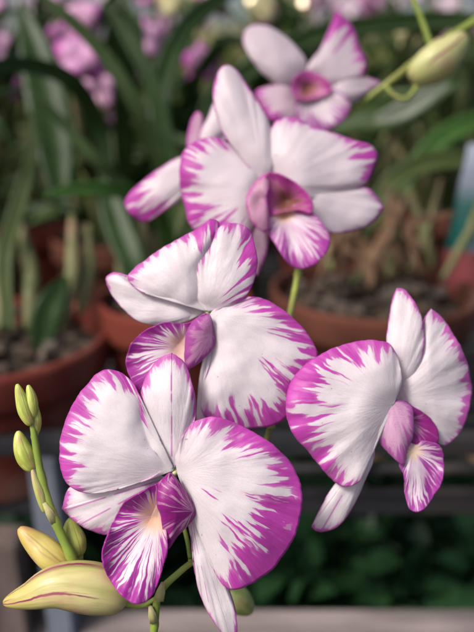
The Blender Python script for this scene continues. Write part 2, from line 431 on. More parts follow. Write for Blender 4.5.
lip1 = petal(f1, 'lip', D, (157, 516, 1), [(170, 474, 6, 30), (157, 483, 8, 30), (140, 492, 9, 50), (124, 503, 9, 52), (113, 522, 10, 40), (106, 539, 12, 22), (102, 557, 14, 22), (107, 575, 18, 26), (117, 590, 22, 28),
      (127, 600, 24, 30), (138, 604, 25, 30), (150, 598, 24, 28), (158, 583, 20, 24), (164, 563, 16, 18), (167, 550, 12, 12), (166, 530, 8, 10), (160, 500, 6, 16)],
      petal_mat(6.4, freq=.34, amp=6.5, throat=PEACH, trad=(9, 26), wash=.35, finefreq=.5, fineamp=2.5, rim=1.5, mag=(.40, .03, .34)), bulge=-3, ruffle=3.2, curl=-2, bs=1.02, seed=6, label='lip blade with a peach throat and radiating purple stripes')
petal(f1, 'side_lobe', D, (193, 511, 6), [(170, 473, 8, 26), (180, 484, 10, 26), (189, 497, 10, 20), (194.5, 507, 8, 10), (194.5, 516, 7, 10), (187, 526, 8, 16), (176, 537, 9, 24), (168, 549, 11, 24), (165, 538, 13, 30),
      (161, 518, 14, 34), (157, 498, 13, 34), (161, 483, 10, 34)],
      petal_mat(7.7, freq=.20, amp=8, wash=1.5, white=(.66, .36, .54), islands=False, mag=(.33, .016, .25)), bulge=6, seed=7, dimple=0)
# ---- flower 2
D = .211
f2 = flower('middle flower facing right with one large round streaked petal', (207, 311), D, [(214, 322, .224), (250, 330, .232), (285, 335, .231)])
petal(f2, 'sepal', D, (205, 312, -10), [(190, 303, -13, 0), (165, 297, -14, 0), (140, 290, -15, 0), (130, 278, -16, 2), (122, 274, -16, 3), (113, 273, -17, 4), (106, 279, -17, 3), (110, 291, -16, 1.5), (120, 305, -15, 1), (132, 317, -13, .8), (148, 324, -11, .6),
      (167, 324, -10, 0), (188, 320, -10, 0)], petal_mat(8.1, freq=.12, amp=5, islands=False, fineamp=1), bulge=6, seed=8, label='lower left sepal, white with a thin rim')
petal(f2, 'petal', D, (206, 311, -1), [(190, 305, -2, 0), (175, 299, -2, 0), (158, 296, -3, 0), (142, 292, -4, 1), (131, 284, -5, 5), (128, 276, -6, 5), (136, 267, -6, 5), (147, 259, -6, 4), (163, 248, -6, 3), (180, 238, -6, 6), (197, 229, -6, 14), (210, 219, -6, 26),
      (219, 224, -6, 26), (212, 245, -5, 12), (205, 270, -3, 8), (203, 295, -2, 2)], petal_mat(9.2, freq=.15, amp=9, islands=False), bulge=7, seed=9, bs=0.7, tips=[(210,219)], label='left petal with a magenta tip')
petal(f2, 'sepal', D, (207, 311, 2), [(199, 301, 1, 0), (194.5, 287, 0, 1), (195, 270, 0, 4), (199, 252, -1, 7), (207, 237, -2, 8), (218, 228, -3, 8), (228, 223.5, -4, 6), (240, 224, -5, 6), (249, 230, -5, 13), (254, 243, -5, 18),
      (257, 260, -5, 20), (255, 276, -4, 16), (250, 289, -3, 12), (240, 301, -2, 4), (222, 309, 0, 0)], petal_mat(10.3, freq=.13, amp=9, islands=False), bulge=6, seed=10, bs=1.15, label='upright sepal with a streaked magenta right side')
petal(f2, 'sepal', D, (212, 335, -9), [(208, 345, -9, 0), (204, 358, -9, 0), (200, 377, -9, 1), (198, 397, -9, 1), (197, 420, -9, 2), (201, 436, -10, 4), (215, 436, -11, 3), (226, 410, -11, 0), (222, 370, -11, 0), (216, 345, -10, 0)],
      petal_mat(11.3, freq=.1, amp=4, islands=False), bulge=4, seed=11, label='narrow white sepal hanging behind the round petal')
petal(f2, 'petal', D, (210, 316, 0), [(212, 312, 0, 0), (222, 307, -1, 0), (232, 302, -1, 6), (243, 297.5, -2, 14), (256, 297, -2, 16), (270, 302, -3, 16), (285, 312, -3, 18), (298, 323, -3, 20), (310, 338, -4, 26), (317, 353, -4, 30),
      (314, 373, -4, 32), (306, 391, -4, 36), (297, 406, -3, 34), (287, 416, -3, 30), (276, 424, -2, 26), (262, 427, -2, 22), (246, 428, -1, 20), (228, 425, 0, 14), (212, 420, 0, 10), (202, 411, 0, 2), (204, 385, 0, 0), (212, 355, 1, 0), (212, 335, 1, 0)],
      petal_mat(12.6, freq=.14, amp=6.5), bulge=9, ruffle=1.6, seed=12, bs=0.8, label='large round right petal with long magenta streaks')
lip2 = petal(f2, 'lip', D, (184, 347, 2), [(206, 314, 3, 16), (194, 320, 5, 14), (183, 324, 6, 14), (167, 322, 6, 14), (150, 328, 6, 22), (138, 336, 7, 28), (130, 346, 8, 26), (126, 362, 10, 24), (131, 379, 12, 24), (141, 393, 14, 22), (156, 402, 15, 20), (170, 398, 14, 14),
      (182, 385, 11, 10), (190, 366, 8, 8), (193, 345, 6, 8), (200, 328, 5, 10)],
      petal_mat(13.2, freq=.3, amp=6.5, throat=srgb(225, 190, 180), trad=(8, 24), wash=.5, rim=2, mag=(.37, .025, .31)), bulge=-6, ruffle=2.8, curl=-1, seed=13, label='striped lip partly hidden behind the flower below')
petal(f2, 'side_lobe', D, (211, 335, 5), [(208, 314, 6, 4), (213, 326, 8, 4), (215, 343, 8, 5), (208, 354, 9, 6), (198, 363, 11, 8), (187, 368, 12, 9), (185, 350, 13, 8), (187, 332, 12, 9), (195, 320, 8, 8)],
      petal_mat(14.1, freq=.14, amp=5, wash=1.5, white=(.60, .30, .50), islands=False, mag=(.38, .05, .33)), bulge=5, seed=14, dimple=0)
# ---- flower 3
D = .208
f3 = flower('right hand flower turned away with a big oval petal facing left', (395, 400), D, [(380, 430, .224), (340, 420, .228), (290, 400, .225), (273, 410, .223)], cz=.006)
petal(f3, 'sepal', D + .003, (394, 396, -10), [(396, 375, -9, 0), (390, 358, -9, 0), (387, 338, -10, 4), (390, 314, -12, 6), (393, 298, -14, 6), (397, 288, -15, 5), (404, 290, -15, 5), (412, 298, -15, 6), (420, 314, -14, 6), (424, 334, -12, 6), (423, 352, -11, 4), (414, 378, -10, 0)],
      petal_mat(15.4, freq=.12, amp=4, islands=False), bulge=5, seed=15, bs=0.6, tips=[(397,288)], label='pointed upright sepal edged magenta')
petal(f3, 'petal', D + .004, (394, 400, -9), [(402, 382, -10, 0), (415, 360, -11, 0), (423, 338, -13, 2), (425, 318, -15, 4), (431, 309, -17, 5), (442, 318, -19, 7), (455, 337, -22, 7), (465, 357, -24, 6), (471, 383, -26, 9), (470, 405, -26, 8), (462, 428, -24, 5),
      (451, 442, -22, 4), (441, 444, -20, 2), (430, 430, -17, 0), (414, 414, -13, 0)], petal_mat(16.8, freq=.12, amp=6, islands=False), bulge=8, ruffle=2.2, seed=16, bs=0.75, tips=[(431,309)], label='right petal curving away')
petal(f3, 'sepal', D + .002, (374, 440, -9), [(358, 455, -8, 0), (344, 472, -7, 1), (334, 486, -7, 3), (326, 498, -6, 4), (317, 516, -5, 5), (311.5, 527, -4, 5), (318, 531, -4, 4), (330, 530, -5, 4), (342, 522, -6, 4), (354, 504, -7, 3), (364, 482, -9, 2), (374, 455, -10, 0)],
      petal_mat(17.7, freq=.1, amp=4, veins=.5, islands=False), bulge=4, seed=17, tips=[(311,527)], veins=[(320, 531), (312, 525)], label='lower sepal pointing down left')
petal(f3, 'petal', D, (393, 404, -2), [(399, 390, -5, 0), (401, 374, -7, 0), (398, 360, -8, 1), (393, 349, -8, 3), (388, 343, -8, 12), (380, 341, -7, 16), (367, 340, -6, 17), (353, 342.5, -4, 18), (337, 347, -2, 22), (320, 355, 0, 28), (304, 366, 1, 30), (292, 381, 2, 30),
      (286.5, 398, 2, 32), (287, 416, 2, 32), (293, 433, 2, 26), (305, 448, 2, 17), (317, 462, 1, 15), (329, 476, 0, 13), (338, 484, 0, 9), (347, 486.5, -1, 10), (357, 483, -2, 5), (364, 473, -3, .6), (370, 458, -4, 0), (376, 440, -4, 0), (381, 425, -3, 0)],
      petal_mat(18.2, freq=.15, amp=6.5, islands=False), bulge=11, ruffle=1.5, seed=18, bs=0.72, label='big oval left petal')
lip3 = petal(f3, 'lip', D + .003, (413, 450, 0), [(416, 441, 0, 6), (431, 442, -2, 10), (441, 447, -4, 16), (444, 462, -3, 16), (442, 481, 0, 18), (435, 494, 3, 20), (426, 507, 6, 20), (417, 512, 7, 20), (409, 508, 7, 18), (405, 494, 5, 16), (404, 476, 3, 12), (399, 464, 2, 8), (404, 448, 1, 4)],
      petal_mat(19.5, freq=.34, amp=8, throat=srgb(240, 215, 190), trad=(4, 13), wash=1.0, fineamp=3, rim=1.2, mag=(.36, .04, .33)), bulge=-3, ruffle=3.2, curl=-1, seed=19, label='lip hanging down with a cream throat')
petal(f3, 'side_lobe', D + .003, (392, 402, -4), [(398, 400, -3, 8), (411, 407, -1, 8), (413, 420, 2, 9), (413, 434, 4, 10), (407, 450, 5, 12), (403, 464, 4, 14), (391, 455, 3, 10), (381, 444, 2, 6), (377, 432, 1, 6), (382, 417, -1, 6), (388, 407, -3, 4)],
      petal_mat(20.1, freq=.14, amp=5, wash=1.5, white=(.72, .46, .62), islands=False, mag=(.46, .10, .40)), bulge=2, seed=20, dimple=0)
petal(f3, 'side_lobe', D + .004, (408, 420, -6), [(402, 403, -6, 12), (415, 408, -7, 24), (428, 416, -8, 26), (437, 430, -8, 26), (437, 443, -7, 26), (420, 445, -3, 22), (408, 440, -3, 10)],
      petal_mat(21.1, freq=.2, amp=5, wash=1.0, white=(.55, .25, .45), islands=False, mag=(.30, .015, .22)), bulge=-2, seed=21, dimple=0)
# ---- flower 4
D = .252
f4 = flower('softly blurred upper flower with white petals and a dark red throat', (266, 196), D, [(280, 215, .266), (295, 238, .256)])
LO = dict(step=3, rings=24)
W4 = (.84, .75, .795)
petal(f4, 'sepal', D, (276, 188, -8), [(300, 186, -9, 0), (330, 184, -10, 0), (350, 186, -12, 2), (367, 188, -13, 5), (378, 198, -14, 5), (383.5, 208, -15, 4), (373, 222, -13, 3), (357, 230, -11, 3), (337, 233, -9, 2.5), (320, 229, -8, 1), (296, 214, -8, 0)],
      petal_mat(22.2, freq=.1, amp=4, islands=False, white=W4), bulge=7, seed=22, tips=[(383,208)], label='lower right sepal', **LO)
petal(f4, 'petal', D, (266, 190, -3), [(258, 175, -4, 0), (246, 160, -5, 1), (232, 146, -6, 4), (218, 138, -7, 7), (202, 139, -8, 9), (186, 149, -8, 10), (180, 166, -7, 10), (181, 187, -6, 8), (185, 207, -5, 13), (191, 226, -4, 20), (208, 242, -3, 22), (230, 250, -3, 16), (246, 243, -2, 6), (252, 222, -2, 0), (256, 205, -2, 0)],
      petal_mat(23.2, freq=.20, amp=8.5, fineamp=3, white=W4, islands=False), bulge=9, seed=23, bs=1.0, label='left petal with a feathered magenta fringe', **LO)
petal(f4, 'petal', D, (270, 186, -3), [(270, 165, -4, 0), (270, 140, -5, 2), (274, 124, -6, 4), (284, 118, -7, 6), (296, 118, -8, 6), (310, 125, -8, 4), (330, 132, -9, 3), (353, 140, -10, 8), (370, 145, -11, 22), (377.5, 155, -11, 22), (373, 169, -10, 16), (366, 183, -9, 6), (350, 190, -7, 1), (320, 200, -5, 0), (290, 198, -3, 0)],
      petal_mat(24.2, freq=.13, amp=6, white=W4, islands=False), bulge=9, seed=24, bs=0.62, label='right petal with a magenta tip', **LO)
petal(f4, 'sepal', D, (264, 184, 2), [(252, 170, 0, 0), (236, 150, -2, 1), (224, 134, -3, 6), (216, 113, -5, 3), (213, 93, -6, 5), (216, 77, -8, 5), (221, 68, -9, 3), (228, 65, -9, 2), (238, 72, -9, 5), (248, 87, -7, 6), (258, 102, -6, 4), (267, 118, -5, 2), (272, 134, -4, 1), (272, 158, -1, 0), (269, 175, 0, 0)],
      petal_mat(25.2, freq=.1, amp=5, white=W4, islands=False), bulge=6, seed=25, bs=0.6, label='tall upright white sepal', **LO)
petal(f4, 'sepal', D, (258, 205, -8), [(247, 212, -8, 2), (246, 235, -8, 4), (250, 258, -8, 4), (257, 276, -9, 5), (263, 262, -9, 5), (268, 245, -8, 4), (267, 225, -7, 2)],
      petal_mat(26.2, freq=.14, amp=4, white=(.62, .42, .54), islands=False), bulge=4, seed=26, tips=[(257,276)], label='pale pink spur', **LO)
lip4 = petal(f4, 'lip', D, (284, 212, 2), [(268, 217, 14, 4), (269, 233, 18, 5), (279, 250, 23, 9), (290, 265, 27, 14), (302, 269, 28, 16), (317, 263, 27, 16), (327, 251, 25, 15), (330, 238, 22, 14), (323, 224, 19, 12), (311, 211, 17, 10), (296, 205, 14, 2)],
      petal_mat(27.2, freq=.34, amp=8, throat=srgb(245, 205, 175), trad=(5, 16), rim=1.2, wash=.9, fineamp=3, white=W4, mag=(.46, .06, .40)), bulge=-4, ruffle=2, seed=27, bs=1.15, label='lip with a cream throat', **LO)
petal(f4, 'side_lobe', D, (288, 203, 7), [(266, 175, 14, 14.4), (275, 173, 16, 11.5), (284, 176, 17, 11.5), (300, 186, 19, 12.5), (312, 201, 20, 13.4), (311, 213, 19, 9.6), (300, 210, 16, 5.8), (285, 212, 13, 3.8), (270, 214, 12, 4.8), (264, 195, 12, 6.7)],
      petal_mat(28.2, freq=.2, amp=5, wash=.8, islands=False, mag=(.50, .06, .36), white=(.62, .26, .40), throat=(.28, .11, .07), trad=(5, 22)), bulge=-5, seed=28, curl=0, dimple=6, dimr=12, **LO)
petal(f4, 'side_lobe', D, (262, 200, 4), [(266, 174, 16, 3), (256, 182, 17, 3), (248, 194, 18, 2), (247, 210, 19, 2), (254, 224, 20, 2), (266, 232, 20, 3), (269, 218, 20, 4), (267, 200, 20, 4), (269, 186, 18, 4)],
      petal_mat(29.2, freq=.15, amp=4, islands=False, white=(.60, .36, .46), wash=.8), bulge=4, seed=29, dimple=0, **LO)
# ---- flower 5, behind flower 4
D = .28
f5 = flower('half hidden flower with one drooping left petal', (222, 150), D, [(240, 175, .30), (262, 210, .275), (288, 246, .256)])
petal(f5, 'petal', D, (218, 158, -4), [(205, 155, -4, 0), (190, 156, -4, 0), (176, 159, -4, 2), (158, 170, -3, 4), (142, 182, -2, 9), (130, 193, 0, 18), (125, 204, 0, 24), (133, 216, 0, 22), (146, 222, -1, 16), (162, 212, -2, 7), (180, 200, -3, 2), (205, 178, -4, 0)],
      petal_mat(30.1, freq=.13, amp=5, islands=False, white=W4), bulge=6, seed=30, bs=.9, label='drooping petal with a magenta end', **LO)
petal(f5, 'petal', D, (222, 150, -2), [(206, 150, -2, 1), (200, 136, -3, 1), (208, 118, -4, 1), (215, 100, -5, 2), (221, 90, -6, 4), (228, 100, -6, 2), (230, 125, -4, 0)],
      petal_mat(31.1, freq=.13, amp=4, islands=False, white=W4), bulge=4, seed=31, label='pale petal edge behind the tall sepal', **LO)
petal(f5, 'sepal', D + .01, (205, 158, -4), [(189, 150, -4, 3), (188, 135, -5, 3), (192, 120, -6, 3), (198, 112, -7, 3), (203, 118, -7, 3), (204, 135, -5, 2), (208, 150, -4, 2)],
      petal_mat(32.1, freq=.13, amp=4, islands=False, white=(.55, .30, .46)), bulge=3, seed=32, label='small dull pink sepal', **LO)
# ---- buds of the front spray
YB, YB2 = (.34, .33, .10), (.52, .46, .21)
GB, GB2 = (.33, .38, .06), (.46, .48, .12)
def prof_big(u): return 24.5 * (max(0, math.sin(math.pi * min(1, (u * .95 + .03)) ** .62)) ** .72) * (1 - .10 * u) + .4
bud('bud', [(124, 598, .203), (100, 589, .200), (60, 586, .197), (28, 596, .196), (4, 603, .196)], bud_mat('bud_yellow', YB, YB2, 1.0, 1.0, (.44, .36, .10)), spray, prof_big,
    label='largest bud, yellow with two dark red lines', seg=48, n=60, roll=.8)
tube('pedicel', [(150, 604, .205, .0008), (135, 604, .204, .0012), (118, 597, .203, .0022)], basic_mat('pedicel_olive', (.36, .34, .09), (.45, .42, .15), 200, .5), spray)
def prof_m(w, p=.8):
    return lambda u: w * (max(0, math.sin(math.pi * min(1, u * .95 + .03) ** p)) ** .7) + .3
bud('bud', [(70, 570, .206), (55, 560, .206), (38, 545, .207), (19, 528, .207)], bud_mat('bud_ochre', (.42, .34, .08), (.52, .42, .14), .25, 3.0, (.50, .33, .08)), spray, prof_m(13.5), label='ochre bud between the spike and the largest bud')
bud('bud', [(79, 556, .207), (76, 546, .207), (72, 532, .207), (70, 518, .207)], bud_mat('bud_green', GB, GB2, 0, 5.0), spray, prof_m(10.5), label='blunt green bud beside the left petal')
tube('pedicel', [(80, 578, .205, .0010), (80, 566, .206, .0011), (79, 554, .207, .0014)], STEM, spray)
bud('bud', [(34, 470, .202), (28, 462, .202), (22, 448, .202), (18, 431, .202)], bud_mat('bud_lime', GB, (.52, .55, .14), 0, 6.0), spray, prof_m(8.8), label='lime bud halfway up the thin spike')
for i, (a, b) in enumerate([(((31, 425), (25, 412), (21, 398), (17, 384)), 6.4), (((32, 420), (32, 408), (31, 396), (28, 385)), 5.6), (((33, 440), (36, 428), (37, 418), (36, 404)), 4.2)]):
    bud('bud', [(x, y, .201 + .001 * i) for x, y in a], bud_mat('bud_tip', GB, (.50, .55, .13), 0, 7.0 + i), spray, prof_m(b), n=20, seg=24, label=None)
bud('bract', [(45, 512, .2016), (41, 497, .2012), (36, 482, .201), (32, 468, .201)], bud_mat('bract_tan', (.46, .44, .18), (.38, .40, .10), 0, 9.0, (.48, .36, .22)), spray, prof_m(4.4), n=20, seg=24)
bud('bud', [(226, 588, .24), (234, 596, .24), (243, 604, .241), (252, 612, .242)], bud_mat('bud_back', (.22, .29, .07), (.32, .38, .12), 0, 11.0), spray, prof_m(14), label='round green bud behind the bottom sepal')
tube('pedicel', [(190, 560, .208, .0007), (210, 575, .225, .0008), (228, 590, .24, .0010)], STEM, spray)
# ================================================================== UPPER RIGHT SPRAY
D = .325
sp2 = thing('orchid_spray', 'blurred orchid spray entering at the upper right with one flower and a fat bud', 'orchid spray', P(520, -10, .34))
spray_cur = sp2
tube('stem', [(560, -30, .33, .0028), (500, 5, .33, .0024), (474, 22, .33, .0022), (430, 50, .328, .0020), (390, 82, .326, .0018), (350, 112, .334, .0014), (330, 128, .345, .0012)], STEM, sp2, nodes=(.45,))
tube('branch', [(431, 48, .328, .0016), (426, 32, .328, .0015), (417, 8, .328, .0014), (405, -20, .328, .0014)], STEM, sp2)
tube('pedicel', [(385, 86, .326, .0012), (396, 97, .324, .0012), (408, 98, .322, .0012), (417, 86, .320, .0015)], STEM, sp2)
bud('bud', [(411, 80, .320), (425, 70, .319), (443, 57, .318), (466, 35, .318)], bud_mat('bud_blush', (.40, .42, .15), (.52, .50, .24), .9, 2.2), sp2, prof_m(18.5, .85), seg=40)
f6 = flower('topmost flower, strongly blurred, with a magenta throat', (306, 82), D, [(330, 96, .345), (352, 108, .338)])
W6 = (.74, .64, .70)
petal(f6, 'petal', D, (303, 82, -3), [(290, 84, -4, 0), (276, 83, -5, 0), (262, 72, -6, 0), (250, 57, -7, 0), (243, 40, -8, 1), (248, 28, -9, 1), (262, 25, -9, 1), (280, 33, -8, 0), (296, 47, -6, 0), (306, 64, -4, 0)],
      petal_mat(33.1, islands=False, white=W6), bulge=6, seed=33, bs=0.7, label='upper left petal', **LO)
petal(f6, 'petal', D, (308, 82, -3), [(307, 71, -3, 0), (320, 50, -5, 3), (330, 28, -7, 18), (337, 12, -8, 30), (346, 20, -8, 26), (355, 32, -8, 20), (359, 46, -7, 10), (366, 62, -6, 8), (362, 77, -5, 5), (348, 88, -4, 1), (328, 88, -3, 0)],
      petal_mat(34.1, islands=False, white=W6), bulge=6, seed=34, bs=0.7, tips=[(337,12)], label='upper right petal with a magenta tip', **LO)
petal(f6, 'sepal', D, (312, 90, -6), [(340, 80, -6, 0), (363, 77, -6, 1), (381, 83, -7, 5), (364, 95, -6, 3), (350, 104, -5, 1), (328, 102, -5, 0)],
      petal_mat(35.1, islands=False, white=W6), bulge=4, seed=35, tips=[(381,83)], label='right sepal', **LO)
petal(f6, 'sepal', D, (302, 92, -6), [(290, 86, -6, 0), (272, 86, -6, 2), (256, 92, -6, 5), (262, 108, -6, 7), (274, 122, -6, 9), (292, 126, -6, 5), (300, 112, -5, 1)],
      petal_mat(36.1, islands=False, white=(.70, .55, .64)), bulge=5, seed=36, label='lower left sepal', **LO)
lip6 = petal(f6, 'lip', D, (306, 94, 2), [(297, 98, 9, 2), (297, 114, 12, 5), (306, 128, 16, 9), (326, 131, 18, 10), (342, 122, 18, 10), (351, 108, 16, 9), (345, 96, 13, 5), (328, 90, 10, 3)],
      petal_mat(37.1, freq=.2, islands=False, white=W6, mag=(.40, .08, .36)), bulge=-3, seed=37, label='lip blade', **LO)
petal(f6, 'side_lobe', D, (308, 90, 7), [(293, 80, 12, 8.0), (305, 70, 14, 10.0), (322, 76, 15, 10.0), (332, 90, 14, 8.0), (318, 98, 11, 4.0), (300, 100, 10, 2.5), (292, 92, 11, 4.5)],
      petal_mat(38.1, freq=.2, amp=5, wash=.8, islands=False, mag=(.52, .08, .38), white=(.66, .30, .45), throat=(.32, .12, .09), trad=(3, 15)), bulge=-3, seed=38, curl=0, dimple=4, dimr=9, **LO)
# ================================================================== STRAP LEAVES AND POTS
def leaf(parent, pts, mat, fold=.25, label=None, twist=0.0, name='leaf'):
    """pts = (x px, y px, depth, half width px); strap leaf with a folded midrib"""
    w = []
    for x, y, d, h in pts:
        p = P(x, y, d); w.append((p.x, p.y, p.z, h * d / FPX))
    return leaf_world(parent, w, mat, fold, label, twist, name)
def leaf_world(parent, w, mat, fold=.25, label=None, twist=0.0, name='leaf', face=None, across=6):
    sp = spline(w, .006, False)
    path = [Vector(q[:3]) for q in sp]; hw = [max(q[3], .0004) for q in sp]
    V, F, A = [], [], []; n = len(path); L = 0
    for i, p in enumerate(path):
        t = (path[min(n - 1, i + 1)] - path[max(0, i - 1)]).normalized()
        if i: L += (path[i] - path[i - 1]).length
        nrm = (face or (CAM - p)).normalized()
        side = t.cross(nrm).normalized()
        nn = side.cross(t).normalized()
        if twist:
            a = twist * (i / n - .5); side, nn = side * math.cos(a) + nn * math.sin(a), nn * math.cos(a) - side * math.sin(a)
        for k in range(across + 1):
            v = -1 + 2 * k / across
            V.append(p + side * v * hw[i] - nn * fold * hw[i] * (1 - abs(v)) ** 1.3 + nn * .04 * hw[i] * noise.noise(p * 60 + Vector((v, 0, 0))))
            A.append((L * 20, v, 0))
    for i in range(n - 1):
        for k in range(across):
            a = i * (across + 1) + k
            F.append((a, a + 1, a + across + 2, a + across + 1))
    return mesh_obj(name, V, F, mat, parent, {'pet': ('FLOAT_VECTOR', A)}, solid=.0008, label=label, loc=path[0])
def lathe(name, prof, c, mat, parent, seg=64, label=None, wob=0.0):
    V, F = [], []
    for (r, z) in prof:
        for k in range(seg):
            th = 2 * math.pi * k / seg
            q = 1 + wob * noise.noise(Vector((math.cos(th) * 2, math.sin(th) * 2, z * 20)))
            V.append(c + Vector((r * q * math.cos(th), r * q * math.sin(th), z)))
    for i in range(len(prof) - 1):
        for k in range(seg):
            k2 = (k + 1) % seg
            F.append((i * seg + k, i * seg + k2, (i + 1) * seg + k2, (i + 1) * seg + k))
    F.append(tuple(range(seg))[::-1]); F.append(tuple((len(prof) - 1) * seg + k for k in range(seg)))
    return mesh_obj(name, V, F, mat, parent, label=label, loc=c)
def pot_parts(t, c, r, h, mat, rnd, seg=72):
    """c = centre of the rim plane"""
    b = c - Vector((0, 0, h))
    k = .72
    pr = [(r * k * .98, 0), (r * k, .003)]
    for i in range(1, 9): pr.append((r * (k + (.93 - k) * i / 8), (h - .028) * i / 8))
    pr += [(r * .935, h - .028), (r * .985, h - .027), (r, h - .023), (r * 1.005, h - .004), (r * .995, h), (r * .95, h + .0005), (r * .93, h - .004), (r * .91, h - .022), (r * .88, h - .024)]
    lathe('pot', pr, b, mat, t, seg, wob=.006)
    # lumpy potting mix: heaped bark chunks in one mesh
    V, F = [], []
    n = 34; R0 = r * .90
    for i in range(n + 1):
        for j in range(n + 1):
            x = -1 + 2 * i / n; y = -1 + 2 * j / n
            X = x * math.sqrt(1 - y * y / 2); Y = y * math.sqrt(1 - x * x / 2)
            z = -.016 + .014 * noise.noise(Vector((X * 4, Y * 4, r * 90))) + .006 * noise.noise(Vector((X * 11, Y * 11, r * 90)))
            V.append(c + Vector((X * R0, Y * R0, z)))
    for i in range(n):
        for j in range(n): F.append((i * (n + 1) + j, (i + 1) * (n + 1) + j, (i + 1) * (n + 1) + j + 1, i * (n + 1) + j + 1))
    for q in range(46):
        a = rnd.uniform(0, 6.28); rr = R0 * math.sqrt(rnd.random()) * .95
        o = c + Vector((rr * math.cos(a), rr * math.sin(a), -.010 + rnd.uniform(0, .012)))
        s = Vector((rnd.uniform(.004, .011), rnd.uniform(.003, .007), rnd.uniform(.002, .005)))
        M = Matrix.Rotation(rnd.uniform(0, 6.28), 3, 'Z') @ Matrix.Rotation(rnd.uniform(-.6, .6), 3, 'X')
        base = len(V)
        for sx in (-1, 1):
            for sy in (-1, 1):
                for sz in (-1, 1): V.append(o + M @ Vector((sx * s.x * rnd.uniform(.6, 1), sy * s.y * rnd.uniform(.6, 1), sz * s.z)))
        for f in ((0, 1, 3, 2), (4, 6, 7, 5), (0, 4, 5, 1), (2, 3, 7, 6), (0, 2, 6, 4), (1, 5, 7, 3)): F.append(tuple(base + i for i in f))
    mesh_obj('potting_mix', V, F, MEDIUM, t, smooth=False, loc=c)
def cane(t, a, b, r, mat=CANE, bulge=1.5):
    n = 16; mid = a.lerp(b, .5) + Vector((b - a).cross(Vector((0, 0, 1)))) * .08
    path = [a.lerp(mid, i / n * 2) if i < n / 2 else mid.lerp(b, i / n * 2 - 1) for i in range(n + 1)]
    rad = [r * (.55 + (bulge - .55) * math.sin(math.pi * min(1, i / n * 1.02) ** .8)) * (1 - .12 * (i % 4 == 0)) + .0004 for i in range(n + 1)]
    V, F, A = tube_data(path, rad, 10)
    mesh_obj('cane', V, F, mat, t, {'pet': ('FLOAT_VECTOR', A)}, loc=a)
def bract(parent, a, b, w, d=.205):
    x0, y0 = a; x1, y1 = b
    leaf(parent, [(x0, y0, d - .0012, w), (x0 * .5 + x1 * .5, y0 * .5 + y1 * .5, d - .0018, w * .9), (x1, y1, d - .002, .3)], BRACTM, fold=-.5, name='bract')
BRACTM = basic_mat('bract_papery', (.42, .36, .18), (.30, .32, .12), 300, .7, .3, .0005, c3=(.34, .24, .14))
BL = [flat_petal_mat('blossom_magenta', (.76, .40, .66), (.60, .10, .48), .5),
      flat_petal_mat('blossom_pink', (.80, .46, .68), (.62, .12, .50), .6),
      flat_petal_mat('blossom_white', (.80, .66, .74), (.68, .28, .56), .8),
      flat_petal_mat('blossom_cream', (.70, .64, .36), (.62, .52, .22), .8)]
def blossom(t, c, face, r, mat, rnd, label=None):
    f = face.normalized(); s = f.cross(Vector((0, 0, 1))).normalized(); u = s.cross(f)
    V, F, A = [], [], []
    for (ang, L, W, z) in ((90, 1, .36, -.1), (18, 1, .52, 0), (162, 1, .52, 0), (-45, .95, .36, -.15), (-135, .95, .36, -.15), (-90, .8, .42, .5)):
        a = R(ang + rnd.uniform(-8, 8)); d = s * math.cos(a) + u * math.sin(a); e = d.cross(f)
        n = 8; base = len(V)
        for i in range(n + 1):
            q = i / n; w = W * r * math.sin(math.pi * min(1, q * .92 + .06) ** .8) ** .8
            zc = z * r * q + .12 * r * math.sin(math.pi * q)
            for v in (-1, 0, 1):
                V.append(c + d * L * r * q + e * w * v + f * (zc - .1 * r * abs(v) * q)); A.append((v, max(q, abs(v) * .8 * q), 0))
        for i in range(n):
            for k in range(2):
                p = base + i * 3 + k; F.append((p, p + 1, p + 4, p + 3))
    return mesh_obj('blossom', V, F, mat, t, {'pet': ('FLOAT_VECTOR', A)}, solid=.0008, label=label, loc=c)
rnd = random.Random(5)
ROWS = 'terracotta pots of orchids standing on the bench'
# ---- left front pot
cL = P(-8, 322, .515); ZR = P(-8, 322, .47).z; cL = P(-8, 333, .50)
tL = thing('potted_orchid', 'orchid in the red pot at the left edge with one broad dark leaf', 'potted orchid', cL - Vector((0, 0, .13)), ROWS)
pot_parts(tL, cL, .089, cL.z - ZR + .13, TERRA, rnd)
leaf(tL, [(62, 205, .53, 8), (56, 150, .54, 19), (48, 100, .55, 22), (36, 50, .56, 17), (24, 15, .57, 7), (20, 0, .575, 1)], LEAFS[0], label='broad pointed dark leaf')
leaf(tL, [(40, 352, .475, 5), (43, 335, .475, 13), (48, 312, .475, 15), (56, 295, .48, 12), (62, 284, .485, 7), (66, 276, .49, 2)], LEAFS[0], label='short dark leaf inside the rim')
leaf(tL, [(110, 200, .56, 5), (100, 130, .55, 8), (75, 85, .52, 9), (40, 67, .50, 8), (0, 66, .48, 7), (-50, 80, .46, 4), (-90, 95, .45, 1)], LEAFS[0])
leaf(tL, [(10, 330, .47, 5), (5, 260, .48, 8), (20, 200, .5, 8), (32, 150, .5, 6), (30, 110, .5, 2)], LEAFS[3])
for (a, b, r) in [((60, 330, .48), (72, 215, .52), .004), ((28, 330, .48), (22, 225, .51), .0045), ((0, 330, .47), (-8, 230, .5), .004), ((80, 315, .5), (88, 225, .53), .0035)]:
    cane(tL, P(*a), P(*b), r)
